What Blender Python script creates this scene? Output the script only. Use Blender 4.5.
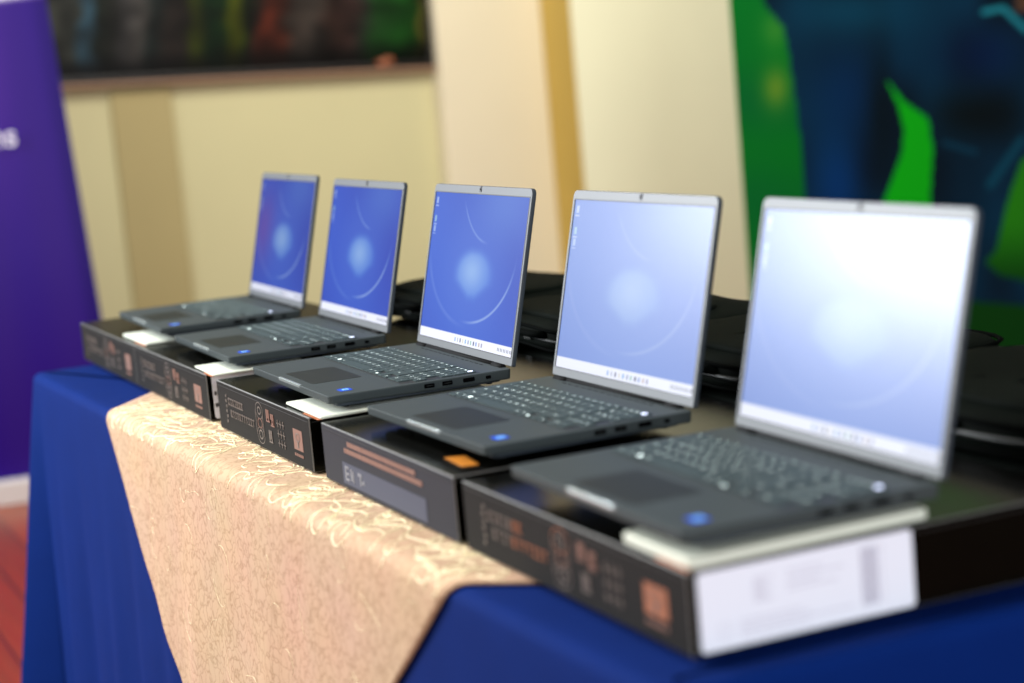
import bpy, bmesh, math, random
from mathutils import Vector, Matrix
random.seed(7)
scn = bpy.context.scene
for o in list(bpy.data.objects): bpy.data.objects.remove(o)
COL = scn.collection
# ------------------------------------------------------------------ camera
FPX = 1920.7
CR = Vector((0.4075509912, 0.9089254387, -0.0880723365))
CU = Vector((-0.0929016664, 0.1372136, 0.98617529))
CB = Vector((0.90844452, -0.3937346515, 0.1403622252))
CP = Vector((1.8889, -0.7121, 0.4857))
cam = bpy.data.cameras.new('camera'); camo = bpy.data.objects.new('camera', cam); COL.objects.link(camo)
cam.sensor_width = 36; cam.lens = FPX * 36 / 1024; cam.clip_start = .05; cam.clip_end = 60
m = Matrix.Identity(4)
for i in range(3): m[i][0] = CR[i]; m[i][1] = CU[i]; m[i][2] = CB[i]; m[i][3] = CP[i]
camo.matrix_world = m
cam.dof.use_dof = True; cam.dof.focus_distance = 2.60; cam.dof.aperture_fstop = 2.5; cam.dof.aperture_blades = 0
scn.camera = camo
# ------------------------------------------------------------------ light and exposure
w = bpy.data.worlds.new('world'); scn.world = w; w.use_nodes = True
w.node_tree.nodes['Background'].inputs[0].default_value = (1.0, .97, .92, 1); w.node_tree.nodes['Background'].inputs[1].default_value = .20
def area(name, loc, target, sx, sy, power, col):
    l = bpy.data.lights.new(name, 'AREA'); l.shape = 'RECTANGLE'; l.size = sx; l.size_y = sy; l.energy = power; l.color = col
    o = bpy.data.objects.new(name, l); COL.objects.link(o); o.location = loc
    o.rotation_euler = (Vector(target) - Vector(loc)).to_track_quat('-Z', 'Y').to_euler(); return o
area('ceiling_panel_light', (-.9, -.9, 2.15), (-.8, -.1, 0), 2.6, 1.2, 66, (1, .96, .90))
area('screen_glare_light', (-3.3, -2.65, 1.5), (.35, .3, .2), 1.4, 1.3, 250, (.90, .95, 1))  # unseen area light added where the nearest screens mirror it as glare
area('wall_wash_light', (-3.3, 1.9, 2.2), (-5.7, 2.3, 0), 2.4, .8, 58, (1, .96, .86))
area('front_fill_light', (.6, -3.0, 1.2), (-.6, 0, -.2), 1.6, 1.2, 24, (1, .90, .80))
area('side_key_light', (4.2, .2, .9), (.5, .1, 0), 1.6, 1.4, 105, (.93, .96, 1))  # unseen key light added to brighten faces turned towards the camera
vs = scn.view_settings; vs.view_transform = 'Standard'; vs.look = 'None'; vs.gamma = 1; vs.exposure = 0.40
try: vs.use_curve_mapping = False
except Exception: pass

# ------------------------------------------------------------------ helpers
def lin(c):
    c = c / 255.0
    return c / 12.92 if c <= .04045 else ((c + .055) / 1.055) ** 2.4
def rgb(r, g, b): return (lin(r), lin(g), lin(b), 1)
def mat(name, col, rough=.5, metal=0, spec=.5, noise=0, nscale=40, bump=0, bscale=200, emit=None, estr=0, sheen=0, coat=0, coat_r=.2):
    M = bpy.data.materials.new(name); M.use_nodes = True; nt = M.node_tree; b = nt.nodes['Principled BSDF']
    b.inputs['Base Color'].default_value = col; b.inputs['Roughness'].default_value = rough; b.inputs['Metallic'].default_value = metal
    b.inputs['Specular IOR Level'].default_value = spec
    b.inputs['Sheen Weight'].default_value = sheen; b.inputs['Coat Weight'].default_value = coat; b.inputs['Coat Roughness'].default_value = coat_r
    if emit: b.inputs['Emission Color'].default_value = emit; b.inputs['Emission Strength'].default_value = estr
    tc = nt.nodes.new('ShaderNodeTexCoord')
    if noise:
        n = nt.nodes.new('ShaderNodeTexNoise'); n.inputs['Scale'].default_value = nscale; n.inputs['Detail'].default_value = 5
        nt.links.new(tc.outputs['Object'], n.inputs['Vector'])
        mx = nt.nodes.new('ShaderNodeMix'); mx.data_type = 'RGBA'
        mx.inputs['A'].default_value = tuple(c * (1 - noise) for c in col[:3]) + (1,)
        mx.inputs['B'].default_value = tuple(min(1, c * (1 + noise)) for c in col[:3]) + (1,)
        nt.links.new(n.outputs['Fac'], mx.inputs['Factor']); nt.links.new(mx.outputs['Result'], b.inputs['Base Color'])
    if bump:
        n2 = nt.nodes.new('ShaderNodeTexNoise'); n2.inputs['Scale'].default_value = bscale; n2.inputs['Detail'].default_value = 3
        nt.links.new(tc.outputs['Object'], n2.inputs['Vector'])
        bp = nt.nodes.new('ShaderNodeBump'); bp.inputs['Strength'].default_value = bump; bp.inputs['Distance'].default_value = .002
        nt.links.new(n2.outputs['Fac'], bp.inputs['Height']); nt.links.new(bp.outputs['Normal'], b.inputs['Normal'])
    return M
def vmat(name, rough=.5, emit=0, spec=.15, base=1.0):
    """material whose printed / displayed picture comes from the mesh's own colour attribute"""
    M = bpy.data.materials.new(name); M.use_nodes = True; nt = M.node_tree; b = nt.nodes['Principled BSDF']
    a = nt.nodes.new('ShaderNodeAttribute'); a.attribute_name = 'print'
    b.inputs['Roughness'].default_value = rough; b.inputs['Specular IOR Level'].default_value = spec
    if emit:
        b.inputs['Base Color'].default_value = (.012, .012, .014, 1)
        nt.links.new(a.outputs['Color'], b.inputs['Emission Color']); b.inputs['Emission Strength'].default_value = emit
    else: nt.links.new(a.outputs['Color'], b.inputs['Base Color'])
    return M
def tag(o, label=None, cat=None, group=None, kind=None):
    if label: o['label'] = label
    if cat: o['category'] = cat
    if group: o['group'] = group
    if kind: o['kind'] = kind
    return o
def empty(name, loc=(0, 0, 0), rz=0, **k):
    o = bpy.data.objects.new(name, None); o.empty_display_size = .05; COL.objects.link(o); o.location = loc; o.rotation_euler = (0, 0, rz); return tag(o, **k)
def obj(name, bm, mats, parent=None, smooth=False, bevel=0, seg=2, subsurf=0, angle=.6):
    me = bpy.data.meshes.new(name); bmesh.ops.recalc_face_normals(bm, faces=bm.faces); bm.to_mesh(me); bm.free()
    for M in (mats if isinstance(mats, (list, tuple)) else [mats]): me.materials.append(M)
    o = bpy.data.objects.new(name, me); COL.objects.link(o)
    if parent: o.parent = parent
    if smooth:
        for p in me.polygons: p.use_smooth = True
    if bevel:
        b = o.modifiers.new('bevel', 'BEVEL'); b.width = bevel; b.segments = seg; b.limit_method = 'ANGLE'; b.angle_limit = angle
    if subsurf:
        s = o.modifiers.new('subd', 'SUBSURF'); s.levels = subsurf; s.render_levels = subsurf
    return o
def B(): return bmesh.new()
def box(bm, x0, x1, y0, y1, z0, z1, mi=0, M=None):
    v = [bm.verts.new(Vector(p)) for p in ((x0, y0, z0), (x1, y0, z0), (x1, y1, z0), (x0, y1, z0), (x0, y0, z1), (x1, y0, z1), (x1, y1, z1), (x0, y1, z1))]
    for q in ((0, 3, 2, 1), (4, 5, 6, 7), (0, 1, 5, 4), (1, 2, 6, 5), (2, 3, 7, 6), (3, 0, 4, 7)):
        f = bm.faces.new([v[i] for i in q]); f.material_index = mi
    if M: bmesh.ops.transform(bm, matrix=M, verts=v)
    return v
def rpoly(x0, x1, y0, y1, r, n=5):
    if not isinstance(r, (tuple, list)): r = (r,) * 4   # order: lower-left, lower-right, upper-right, upper-left
    out = []
    for (cx, cy, a, rr) in ((x0 + r[0], y0 + r[0], math.pi, r[0]), (x1 - r[1], y0 + r[1], 1.5 * math.pi, r[1]), (x1 - r[2], y1 - r[2], 0, r[2]), (x0 + r[3], y1 - r[3], .5 * math.pi, r[3])):
        if rr < 1e-5: out.append((cx, cy)); continue
        for k in range(n + 1):
            t = a + k / n * math.pi / 2; out.append((cx + rr * math.cos(t), cy + rr * math.sin(t)))
    return out
def prism(bm, poly, z0, z1, mi=0, inset0=0, f=None):
    """extrude an outline from z0 to z1; f maps (x,y,z)->Vector"""
    f = f or (lambda x, y, z: Vector((x, y, z)))
    cx = sum(p[0] for p in poly) / len(poly); cy = sum(p[1] for p in poly) / len(poly)
    def sh(p):
        d = math.hypot(p[0] - cx, p[1] - cy); k = (d - inset0) / d; return (cx + (p[0] - cx) * k, cy + (p[1] - cy) * k)
    a = [bm.verts.new(f(*(sh(p) if inset0 else p), z0)) for p in poly]; b = [bm.verts.new(f(p[0], p[1], z1)) for p in poly]
    n = len(poly)
    for fc in ([bm.faces.new(a[::-1]), bm.faces.new(b)] + [bm.faces.new((a[i], a[(i + 1) % n], b[(i + 1) % n], b[i])) for i in range(n)]): fc.material_index = mi
def tube(bm, pts, r, n=8, mi=0, closed=False):
    pts = [Vector(p) for p in pts]; rings = []
    L = len(pts); up = Vector((0, 0, 1))
    for i, p in enumerate(pts):
        t = (pts[(i + 1) % L] - pts[i - 1]) if closed else (pts[min(i + 1, L - 1)] - pts[max(i - 1, 0)])
        if t.length < 1e-9: t = Vector((1, 0, 0))
        t.normalize(); u = up if abs(t.dot(up)) < .95 else Vector((1, 0, 0)); s = t.cross(u).normalized(); q = s.cross(t)
        rings.append([bm.verts.new(p + r * (math.cos(2 * math.pi * k / n) * s + math.sin(2 * math.pi * k / n) * q)) for k in range(n)])
    for i in range(L if closed else L - 1):
        a, b = rings[i], rings[(i + 1) % L]
        for k in range(n):
            fc = bm.faces.new((a[k], a[(k + 1) % n], b[(k + 1) % n], b[k])); fc.material_index = mi
    if not closed: bm.faces.new(rings[0][::-1]).material_index = mi; bm.faces.new(rings[-1]).material_index = mi
def cyl(bm, c, r, h, axis=2, n=20, mi=0):
    pts = [(math.cos(2 * math.pi * k / n) * r, math.sin(2 * math.pi * k / n) * r) for k in range(n)]
    def f(x, y, z):
        v = [(z, x, y), (x, z, y), (x, y, z)][axis]; return Vector(c) + Vector(v)
    prism(bm, pts, 0, h, mi, f=f)
_tc = {}
def text_polys(s, size):
    key = (s, size)
    if key not in _tc:
        cu = bpy.data.curves.new('t', 'FONT'); cu.body = s; cu.size = size; cu.align_x = 'CENTER'; cu.align_y = 'CENTER'; cu.resolution_u = 2
        o = bpy.data.objects.new('t', cu); COL.objects.link(o)
        dg = bpy.context.evaluated_depsgraph_get(); e = o.evaluated_get(dg); me = e.to_mesh()
        _tc[key] = ([tuple(v.co) for v in me.vertices], [tuple(p.vertices) for p in me.polygons]); e.to_mesh_clear()
        bpy.data.objects.remove(o); bpy.data.curves.remove(cu)
    return _tc[key]
def text(bm, s, size, f, mi=0):
    V, P = text_polys(s, size); vs_ = [bm.verts.new(f(v[0], v[1])) for v in V]
    for p in P:
        try: bm.faces.new([vs_[i] for i in p]).material_index = mi
        except ValueError: pass
def copy_tree(o, parent=None):
    c = o.copy(); COL.objects.link(c)
    if parent is not None: c.parent = parent
    for ch in list(o.children): copy_tree(ch, c)
    return c
def pict(name, nx, nz, pos, col, M, parent=None, thick=None):
    """a grid whose vertices carry a picture; pos(u,v)->point, col(u,v)->sRGB 0..255"""
    bm = B(); ly = None; g = []
    for j in range(nz + 1):
        g.append([bm.verts.new(Vector(pos(i / nx, j / nz))) for i in range(nx + 1)])
    for j in range(nz):
        for i in range(nx): bm.faces.new((g[j][i], g[j][i + 1], g[j + 1][i + 1], g[j + 1][i]))
    me = bpy.data.meshes.new(name); bm.to_mesh(me); bm.free()
    at = me.color_attributes.new('print', 'FLOAT_COLOR', 'POINT'); k = 0
    for j in range(nz + 1):
        for i in range(nx + 1):
            c = col(i / nx, j / nz); at.data[k].color = (lin(max(0, min(255, c[0]))), lin(max(0, min(255, c[1]))), lin(max(0, min(255, c[2]))), 1); k += 1
    me.materials.append(M); o = bpy.data.objects.new(name, me); COL.objects.link(o)
    if parent: o.parent = parent
    return o
def onx(u, v, x):
    """where the sight line of a photo pixel meets the real plane X = x"""
    d = CR * ((u - 512) / FPX) - CU * ((v - 341.5) / FPX) - CB; t = (x - CP.x) / d.x; return CP + d * t
def pix(P):
    q = Vector(P) - CP; z = -q.dot(CB); return (512 + FPX * q.dot(CR) / z, 341.5 - FPX * q.dot(CU) / z)
def smooth(a, b, x):
    t = max(0, min(1, (x - a) / (b - a))); return t * t * (3 - 2 * t)
def mixc(a, b, t): return tuple(a[i] + (b[i] - a[i]) * t for i in range(3))
def vnoise(x, y, s=0):
    xi, yi = math.floor(x), math.floor(y); fx, fy = x - xi, y - yi
    def h(a, b):
        v = math.sin(a * 127.1 + b * 311.7 + s * 74.7) * 43758.5453; return v - math.floor(v)
    fx = fx * fx * (3 - 2 * fx); fy = fy * fy * (3 - 2 * fy)
    return (h(xi, yi) * (1 - fx) + h(xi + 1, yi) * fx) * (1 - fy) + (h(xi, yi + 1) * (1 - fx) + h(xi + 1, yi + 1) * fx) * fy

# ------------------------------------------------------------------ room
ZF = -.75
XW = -5.75
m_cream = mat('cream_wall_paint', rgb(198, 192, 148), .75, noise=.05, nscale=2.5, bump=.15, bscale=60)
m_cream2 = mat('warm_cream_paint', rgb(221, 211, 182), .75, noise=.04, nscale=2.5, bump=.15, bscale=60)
m_yellow = mat('yellow_side_face', rgb(204, 174, 84), .7, noise=.04, nscale=4)  # stronger yellow for the side face of the projecting section
m_tan = mat('tan_shade_band', rgb(168, 154, 106), .75, noise=.05, nscale=3)
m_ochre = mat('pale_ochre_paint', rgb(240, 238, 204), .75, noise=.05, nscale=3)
def floor_mat():
    M = bpy.data.materials.new('red_brown_wood_floor'); M.use_nodes = True; nt = M.node_tree; b = nt.nodes['Principled BSDF']
    tc = nt.nodes.new('ShaderNodeTexCoord'); br = nt.nodes.new('ShaderNodeTexBrick'); nt.links.new(tc.outputs['Object'], br.inputs['Vector'])
    br.inputs['Color1'].default_value = rgb(164, 66, 20); br.inputs['Color2'].default_value = rgb(134, 50, 16); br.inputs['Mortar'].default_value = rgb(60, 24, 14)
    br.inputs['Scale'].default_value = 1; br.inputs['Brick Width'].default_value = 1.1; br.inputs['Row Height'].default_value = .11; br.inputs['Mortar Size'].default_value = .003
    n = nt.nodes.new('ShaderNodeTexNoise'); mp = nt.nodes.new('ShaderNodeMapping'); mp.inputs['Scale'].default_value = (3, 60, 3)
    nt.links.new(tc.outputs['Object'], mp.inputs['Vector']); nt.links.new(mp.outputs['Vector'], n.inputs['Vector']); n.inputs['Scale'].default_value = 1
    mx = nt.nodes.new('ShaderNodeMix'); mx.data_type = 'RGBA'; mx.blend_type = 'MULTIPLY'; mx.inputs['Factor'].default_value = .5
    nt.links.new(br.outputs['Color'], mx.inputs['A']); nt.links.new(n.outputs['Color'], mx.inputs['B']); nt.links.new(mx.outputs['Result'], b.inputs['Base Color'])
    b.inputs['Roughness'].default_value = .3
    return M
bm = B(); box(bm, -7, 4, -4, 7, ZF - .1, ZF); tag(obj('floor', bm, floor_mat()), kind='structure')
yA = onx(434, 100, XW).y
yB = onx(549, 100, XW + .10).y
yL = onx(30, 100, XW).y
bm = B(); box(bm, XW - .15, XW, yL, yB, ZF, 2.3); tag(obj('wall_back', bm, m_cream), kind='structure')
bm = B(); box(bm, XW - .15, XW, -4, yL, ZF, 2.3); tag(obj('unseen_dark_wall', bm, mat('dark_reflection_tone', rgb(44, 30, 26), .6, noise=.2, nscale=6)), kind='structure')  # out-of-view section, made dark so the far screens reflect less light
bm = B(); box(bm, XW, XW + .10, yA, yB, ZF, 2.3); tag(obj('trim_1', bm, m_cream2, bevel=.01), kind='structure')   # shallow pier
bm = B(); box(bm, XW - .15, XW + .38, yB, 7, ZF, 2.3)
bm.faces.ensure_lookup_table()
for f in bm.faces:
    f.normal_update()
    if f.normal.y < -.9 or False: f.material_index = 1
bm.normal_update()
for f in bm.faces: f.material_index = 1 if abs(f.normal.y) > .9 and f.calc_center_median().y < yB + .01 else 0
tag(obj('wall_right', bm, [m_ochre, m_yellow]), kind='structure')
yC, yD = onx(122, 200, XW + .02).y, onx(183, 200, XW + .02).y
bm = B(); box(bm, XW, XW + .02, yC, yD, ZF, onx(150, 88, XW).z); tag(obj('shade_band', bm, m_tan, bevel=.006), kind='structure')   # shadow band on the wall, put in as tan colour on a thin strip
bm = B(); box(bm, XW, XW + .02, yL, yC, ZF, ZF + .1); box(bm, XW, XW + .02, yD, yA, ZF, ZF + .1); tag(obj('baseboard_back', bm, mat('baseboard_wood', rgb(96, 52, 30), .4, noise=.2, nscale=20)), kind='structure')

# framed painting on the back wall
zb = onx(250, 80, XW + .03).z
py0, py1 = onx(20, 60, XW).y, onx(427, 60, XW).y
pt = empty('framed_painting', (XW, (py0 + py1) / 2, zb), label='long dark framed painting of green and brown streaks on the cream wall', cat='painting')
stops = [(0, (70, 75, 65)), (62, (72, 74, 66)), (76, (74, 80, 72)), (80, (62, 98, 118)), (92, (60, 94, 112)), (98, (24, 34, 26)), (112, (44, 46, 38)), (120, (78, 76, 76)), (142, (92, 88, 84)), (152, (26, 36, 34)),
         (166, (44, 36, 32)), (184, (40, 34, 30)), (192, (66, 78, 14)), (200, (52, 62, 16)), (206, (10, 40, 14)), (222, (14, 44, 14)), (230, (106, 118, 10)), (240, (94, 104, 12)), (247, (12, 30, 10)), (254, (54, 32, 24)), (262, (98, 38, 22)),
         (280, (82, 36, 24)), (290, (64, 54, 48)), (310, (70, 62, 56)), (330, (58, 38, 32)), (350, (72, 50, 46)), (362, (54, 62, 50)), (372, (40, 92, 38)), (400, (28, 88, 26)), (412, (24, 70, 18)), (420, (112, 96, 40)), (424, (26, 40, 16)), (430, (16, 26, 12))]
def pcol(u, v):
    y = py0 + (py1 - py0) * u; z = zb + .05 + v * .75; x, yy = pix((XW + .04, y, z))
    x += 6 * (vnoise(x * .05, yy * .06, 3) - .5) * 2
    for k in range(len(stops) - 1):
        if stops[k][0] <= x <= stops[k + 1][0]:
            t = (x - stops[k][0]) / (stops[k + 1][0] - stops[k][0]); c = mixc(stops[k][1], stops[k + 1][1], t); break
    else: c = stops[0][1] if x < 0 else stops[-1][1]
    n = .55 + .9 * vnoise(x * .06, yy * .08, 5); c = tuple(q * n for q in c)
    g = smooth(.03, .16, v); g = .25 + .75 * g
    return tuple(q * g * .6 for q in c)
L0 = pt.location
def rel(o, root):  # geometry was written in world space: move it into the root's frame
    o.matrix_parent_inverse = Matrix.Translation(-Vector(root.location)); return o
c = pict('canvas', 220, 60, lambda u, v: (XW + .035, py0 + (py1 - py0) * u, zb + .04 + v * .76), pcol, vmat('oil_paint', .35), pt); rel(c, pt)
m_frame = mat('dark_frame_wood', rgb(20, 15, 12), .35)
bm = B()
for a in ((py0 - .04, py1 + .005, zb + .02, zb + .045), (py0 - .04, py1 + .005, zb + .79, zb + .83), (py0 - .04, py0, zb + .02, zb + .83), (py1 - .005, py1 + .018, zb + .02, zb + .83)): box(bm, XW + .001, XW + .05, a[0], a[1], a[2], a[3])
rel(obj('frame', bm, m_frame, pt, bevel=.004), pt)
bm = B(); box(bm, XW + .001, XW + .075, py0 - .04, py1 + .012, zb + .005, zb + .0195)
rel(obj('ledge', bm, mat('brown_ledge_wood', rgb(150, 116, 92), .5, noise=.15), pt, bevel=.004), pt)
P = onx(385, 68, XW + .05)
bm = B(); bmesh.ops.create_icosphere(bm, subdivisions=3, radius=.024)
for v in bm.verts: v.co.y *= 1.7; v.co.z = v.co.z * .75 + .006 * math.sin(v.co.y * 90)
o = obj('orange_ornament', bm, mat('orange_glaze', rgb(150, 88, 58), .5), None, smooth=True); o.location = (XW + .055, P.y, zb + .019 + .022)
tag(o, 'small orange ornament on the ledge below the dark painting', 'ornament')

pt.rotation_euler = (math.radians(-2.0), 0, 0); o.location.z -= .015; o.location.x += .006
# ------------------------------------------------------------------ purple roll-up banner
bx = -4.36
b0 = onx(-60, 494, bx); b1 = onx(128, 500, bx); zb0 = ZF + .06
bl = Vector((bx, b0.y, zb0)); br_ = Vector((bx + .06, b1.y, zb0))
top_shift = Vector((-.09, -.09, 0)); H = 2.0
ban = empty('purple_banner', (bx, (bl.y + br_.y) / 2, ZF), label='tall purple roll-up banner with white lettering standing left of the table', cat='banner')
def bcol(u, v):
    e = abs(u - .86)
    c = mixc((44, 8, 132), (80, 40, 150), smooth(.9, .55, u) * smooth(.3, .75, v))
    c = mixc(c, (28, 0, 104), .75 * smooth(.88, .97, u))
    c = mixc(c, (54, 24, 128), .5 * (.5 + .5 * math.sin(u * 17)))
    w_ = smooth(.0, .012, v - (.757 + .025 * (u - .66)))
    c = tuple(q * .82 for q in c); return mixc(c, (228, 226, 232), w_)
Wb = br_ - bl
def bpos(u, v): return bl + Wb * u + (top_shift + Vector((0, 0, H))) * v
# lift the slanting white header to the height seen in the photo
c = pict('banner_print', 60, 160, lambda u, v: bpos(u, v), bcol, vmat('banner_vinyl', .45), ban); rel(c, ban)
sm = c.modifiers.new('thick', 'SOLIDIFY'); sm.thickness = .002; sm.offset = -1
bm = B()
def cas(x, y, z):
    return bl + Wb.normalized() * x + Vector((Wb.normalized().y, -Wb.normalized().x, 0)) * y + Vector((0, 0, z - .06))
prism(bm, rpoly(-.03, Wb.length + .0, -.06, .06, .02), 0, .075, f=cas)
rel(obj('cassette', bm, mat('white_banner_base', rgb(206, 200, 196), .4), ban, bevel=.004), ban)
bm = B()
tube(bm, [bl + Wb * .5 + Vector((-.03, 0, 0)), bl + Wb * .5 + Vector((-.03, 0, 0)) + (top_shift + Vector((0, 0, H)))], .01)
rel(obj('support_pole', bm, mat('aluminium_pole', rgb(170, 170, 175), .3, 1), ban, smooth=True), ban)
bm = B(); Pt = onx(2, 137, bx + .0)
nv = Wb.normalized()
text(bm, 'ns', .10, lambda x, y: Vector((bx + .012, Pt.y, Pt.z)) + nv * x + Vector((0, 0, y)))
o = obj('banner_lettering', bm, mat('white_print', rgb(230, 228, 240), .5), ban); rel(o, ban)
# place lettering right on the leaning banner face
# ------------------------------------------------------------------ green mural backdrop
gx = -3.55
gy0 = onx(734, 60, gx).y; gy1 = onx(1150, 60, gx).y; gz0 = ZF + .05
mur = empty('green_backdrop', (gx, (gy0 + gy1) / 2, ZF), label='green backdrop banner picturing a figure in dark blue clothes, behind the nearest laptop', cat='backdrop')
def inpoly(x, y, P):
    c = False; j = len(P) - 1
    for i in range(len(P)):
        if (P[i][1] > y) != (P[j][1] > y) and x < (P[j][0] - P[i][0]) * (y - P[i][1]) / (P[j][1] - P[i][1]) + P[i][0]: c = not c
        j = i
    return c
fig = [(758, -120), (1100, -120), (1100, 120), (1040, 150), (1022, 160), (1008, 200), (996, 250), (985, 262), (1000, 275), (1100, 300), (1100, 312), (960, 300), (940, 330), (930, 200), (933, 150), (928, 118), (905, 102), (885, 78), (898, 105), (904, 130), (902, 152), (893, 178), (884, 200), (870, 340), (815, 340), (806, 200), (803, 160), (797, 110), (790, 60), (784, 28), (764, 4)]
def seg(x, y, a, b):
    dx, dy = b[0] - a[0], b[1] - a[1]; t = max(0, min(1, ((x - a[0]) * dx + (y - a[1]) * dy) / (dx * dx + dy * dy))); return math.hypot(x - a[0] - t * dx, y - a[1] - t * dy)
def mcol(u, v):
    y = gy0 + (gy1 - gy0) * u; z = gz0 + v * 2.0; x, yy = pix((gx, y, z))
    g = (0, 104, 44)
    g = mixc(g, (0, 122, 30), vnoise(x * .02, yy * .02, 9))
    g = mixc(g, (112, 150, 40), .85 * math.exp(-(((x - 776) / 14) ** 2 + ((yy - 88) / 22) ** 2)))
    g = mixc(g, (80, 150, 50), .6 * math.exp(-(((x - 775) / 14) ** 2 + ((yy - 30) / 20) ** 2)))
    if 870 < x < 1030 and yy < 300: g = mixc(g, (10, 186, 20), smooth(875, 890, x) * (1 if x < 960 else 0))
    if x >= 960: g = mixc((40, 140, 20), (6, 66, 14), smooth(215, 300, yy))
    c = g
    if inpoly(x, yy, fig):
        n = vnoise(x * .03, yy * .018, 2)
        c = mixc((4, 22, 34), (10, 60, 84), n)
        c = mixc(c, (0, 64, 124), .85 * math.exp(-(((x - 838) / 26) ** 2 + ((yy - 190) / 60) ** 2)))
        c = mixc(c, (0, 50, 92), .75 * math.exp(-(((x - 850) / 40) ** 2 + ((yy - 95) / 50) ** 2)))
        c = mixc(c, (14, 78, 98), .8 * math.exp(-(((x - 850) / 70) ** 2 + ((yy - 12) / 26) ** 2)))
        c = mixc(c, (0, 30, 74), .7 * math.exp(-(((x - 985) / 40) ** 2 + ((yy - 55) / 30) ** 2)))
        c = mixc(c, (2, 14, 16), .85 * math.exp(-(((x - 975) / 50) ** 2 + ((yy - 115) / 26) ** 2)))
        c = mixc(c, (2, 20, 26), .8 * math.exp(-(((x - 882) / 14) ** 2 + ((yy - 110) / 60) ** 2)))
        c = mixc(c, (30, 96, 112), .8 * smooth(7, 1, seg(x, yy, (990, 185), (1022, 140))))
        c = mixc(c, (24, 80, 100), .7 * smooth(5, 1, seg(x, yy, (945, 143), (975, 152))))
        c = mixc(c, (130, 190, 190), .9 * smooth(5, 1, min(seg(x, yy, (984, 12), (1003, 8)), seg(x, yy, (1003, 8), (1026, 30)))))
        c = mixc(c, (16, 84, 90), .7 * math.exp(-(((x - 1020) / 20) ** 2 + ((yy - 262) / 12) ** 2)))
        c = (c[0] * .3, c[1] * .86, c[2] * .95)
        if x > 1012 and yy < 12: c = mixc(c, (92, 66, 50), smooth(1010, 1020, x))
    return c
c = pict('backdrop_print', 240, 300, lambda u, v: (gx, gy0 + (gy1 - gy0) * u, gz0 + 2.0 * v), mcol, vmat('printed_fabric', .45), mur); rel(c, mur)
sm = c.modifiers.new('thick', 'SOLIDIFY'); sm.thickness = .003; sm.offset = -1
bm = B(); box(bm, gx - .12, gx + .12, gy0 - .02, gy1 + .02, ZF, ZF + .05); rel(obj('stand_base', bm, mat('black_stand', rgb(24, 24, 26), .4), mur, bevel=.008), mur)
bm = B()
for yy in (gy0 + .12, (gy0 + gy1) / 2, gy1 - .12): tube(bm, [(gx - .03, yy, ZF + .05), (gx - .03, yy, gz0 + 2.0)], .012)
rel(obj('support_pole', bm, mat('grey_pole', rgb(120, 120, 125), .35, 1), mur, smooth=True), mur)
bm = B(); box(bm, gx - .015, gx + .015, gy0 - .005, gy1 + .005, gz0 + 2.0, gz0 + 2.025); rel(obj('top_rail', bm, mat('silver_rail', rgb(150, 150, 155), .35, 1), mur), mur)

# ------------------------------------------------------------------ table, blue cloth, cream runner
FLc, FRc, BRc, BLc = Vector((-1.822, -.112)), Vector((.602, -.052)), Vector((.602, .86)), Vector((-1.822, .86))
ZT = -.008    # top of the blue cloth
R_ = .016
tb = empty('banquet_table', ((FLc.x + FRc.x) / 2, .38, ZF), label='folding table under the blue cloth, carrying boxes and laptops', cat='table')
m_lam = mat('table_laminate', rgb(190, 180, 160), .4, noise=.04)
m_steel = mat('table_leg_steel', rgb(90, 90, 92), .35, 1)
bm = B(); prism(bm, [(FLc.x + .03, FLc.y + .035), (FRc.x - .03, FRc.y + .035), (BRc.x - .03, BRc.y - .03), (BLc.x + .03, BLc.y - .03)], ZT - .035, ZT - .006); rel(obj('tabletop', bm, m_lam, tb, bevel=.006), tb)
for lx in (-1.6, .38):
    for ly in (.06, .72):
        bm = B(); tube(bm, [(lx, ly, ZF), (lx, ly, ZT - .037)], .014, 12); rel(obj('leg', bm, m_steel, tb, smooth=True), tb)
    bm = B(); tube(bm, [(lx, .06, ZF + .3), (lx, .72, ZF + .3)], .01, 10); rel(obj('crossbar', bm, m_steel, tb, smooth=True), tb)
m_blue = mat('royal_blue_cloth', rgb(1, 29, 90), .85, spec=.06, noise=.10, nscale=14, bump=.25, bscale=900)
# perimeter with rounded corners, outward normals
def perimeter():
    C = [FLc, FRc, BRc, BLc]; rr = .03; pts = []
    for i in range(4):
        a, b, c2 = C[i - 1], C[i], C[(i + 1) % 4]
        d0 = (b - a).normalized(); d1 = (c2 - b).normalized()
        s = b - d0 * rr; e = b + d1 * rr; n0 = Vector((d0.y, -d0.x)); n1 = Vector((d1.y, -d1.x))
        for k in range(7):
            t = k / 6; p = (1 - t) ** 2 * s + 2 * t * (1 - t) * b + t * t * e; n = (n0 * (1 - t) + n1 * t).normalized(); pts.append((p, n, True))
        L_ = (c2 - d1 * rr) - e; N = int(L_.length / .02)
        for k in range(1, N): pts.append((e + L_ * (k / N), n1, False))
    return pts
PER = perimeter()
def ripple(x, y, d, corner=False):
    a = smooth(.02, .5, d); s = x * 1.0 + y * 1.3
    return a * (.005 * math.sin(s * 21 + .6) + .004 * math.sin(s * 37 + 2.0) + .0015 * math.sin(s * 71)) + d * (.17 if corner else .035)
def skirt(p, n, s, off=0, corner=False):
    """s = distance along the cloth outwards from the tabletop edge minus R_"""
    q = R_ * math.pi / 2; Rr = R_ + off
    if s < 0: return Vector((p.x + n.x * (s - R_), p.y + n.y * (s - R_), ZT + off))
    if s < q:
        a = s / R_; return Vector((p.x + n.x * (-R_ + Rr * math.sin(a)), p.y + n.y * (-R_ + Rr * math.sin(a)), ZT - R_ + Rr * math.cos(a)))
    d = s - q; r = ripple(p.x, p.y, d, corner)
    return Vector((p.x + n.x * (off + r), p.y + n.y * (off + r), ZT - R_ - d))
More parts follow.
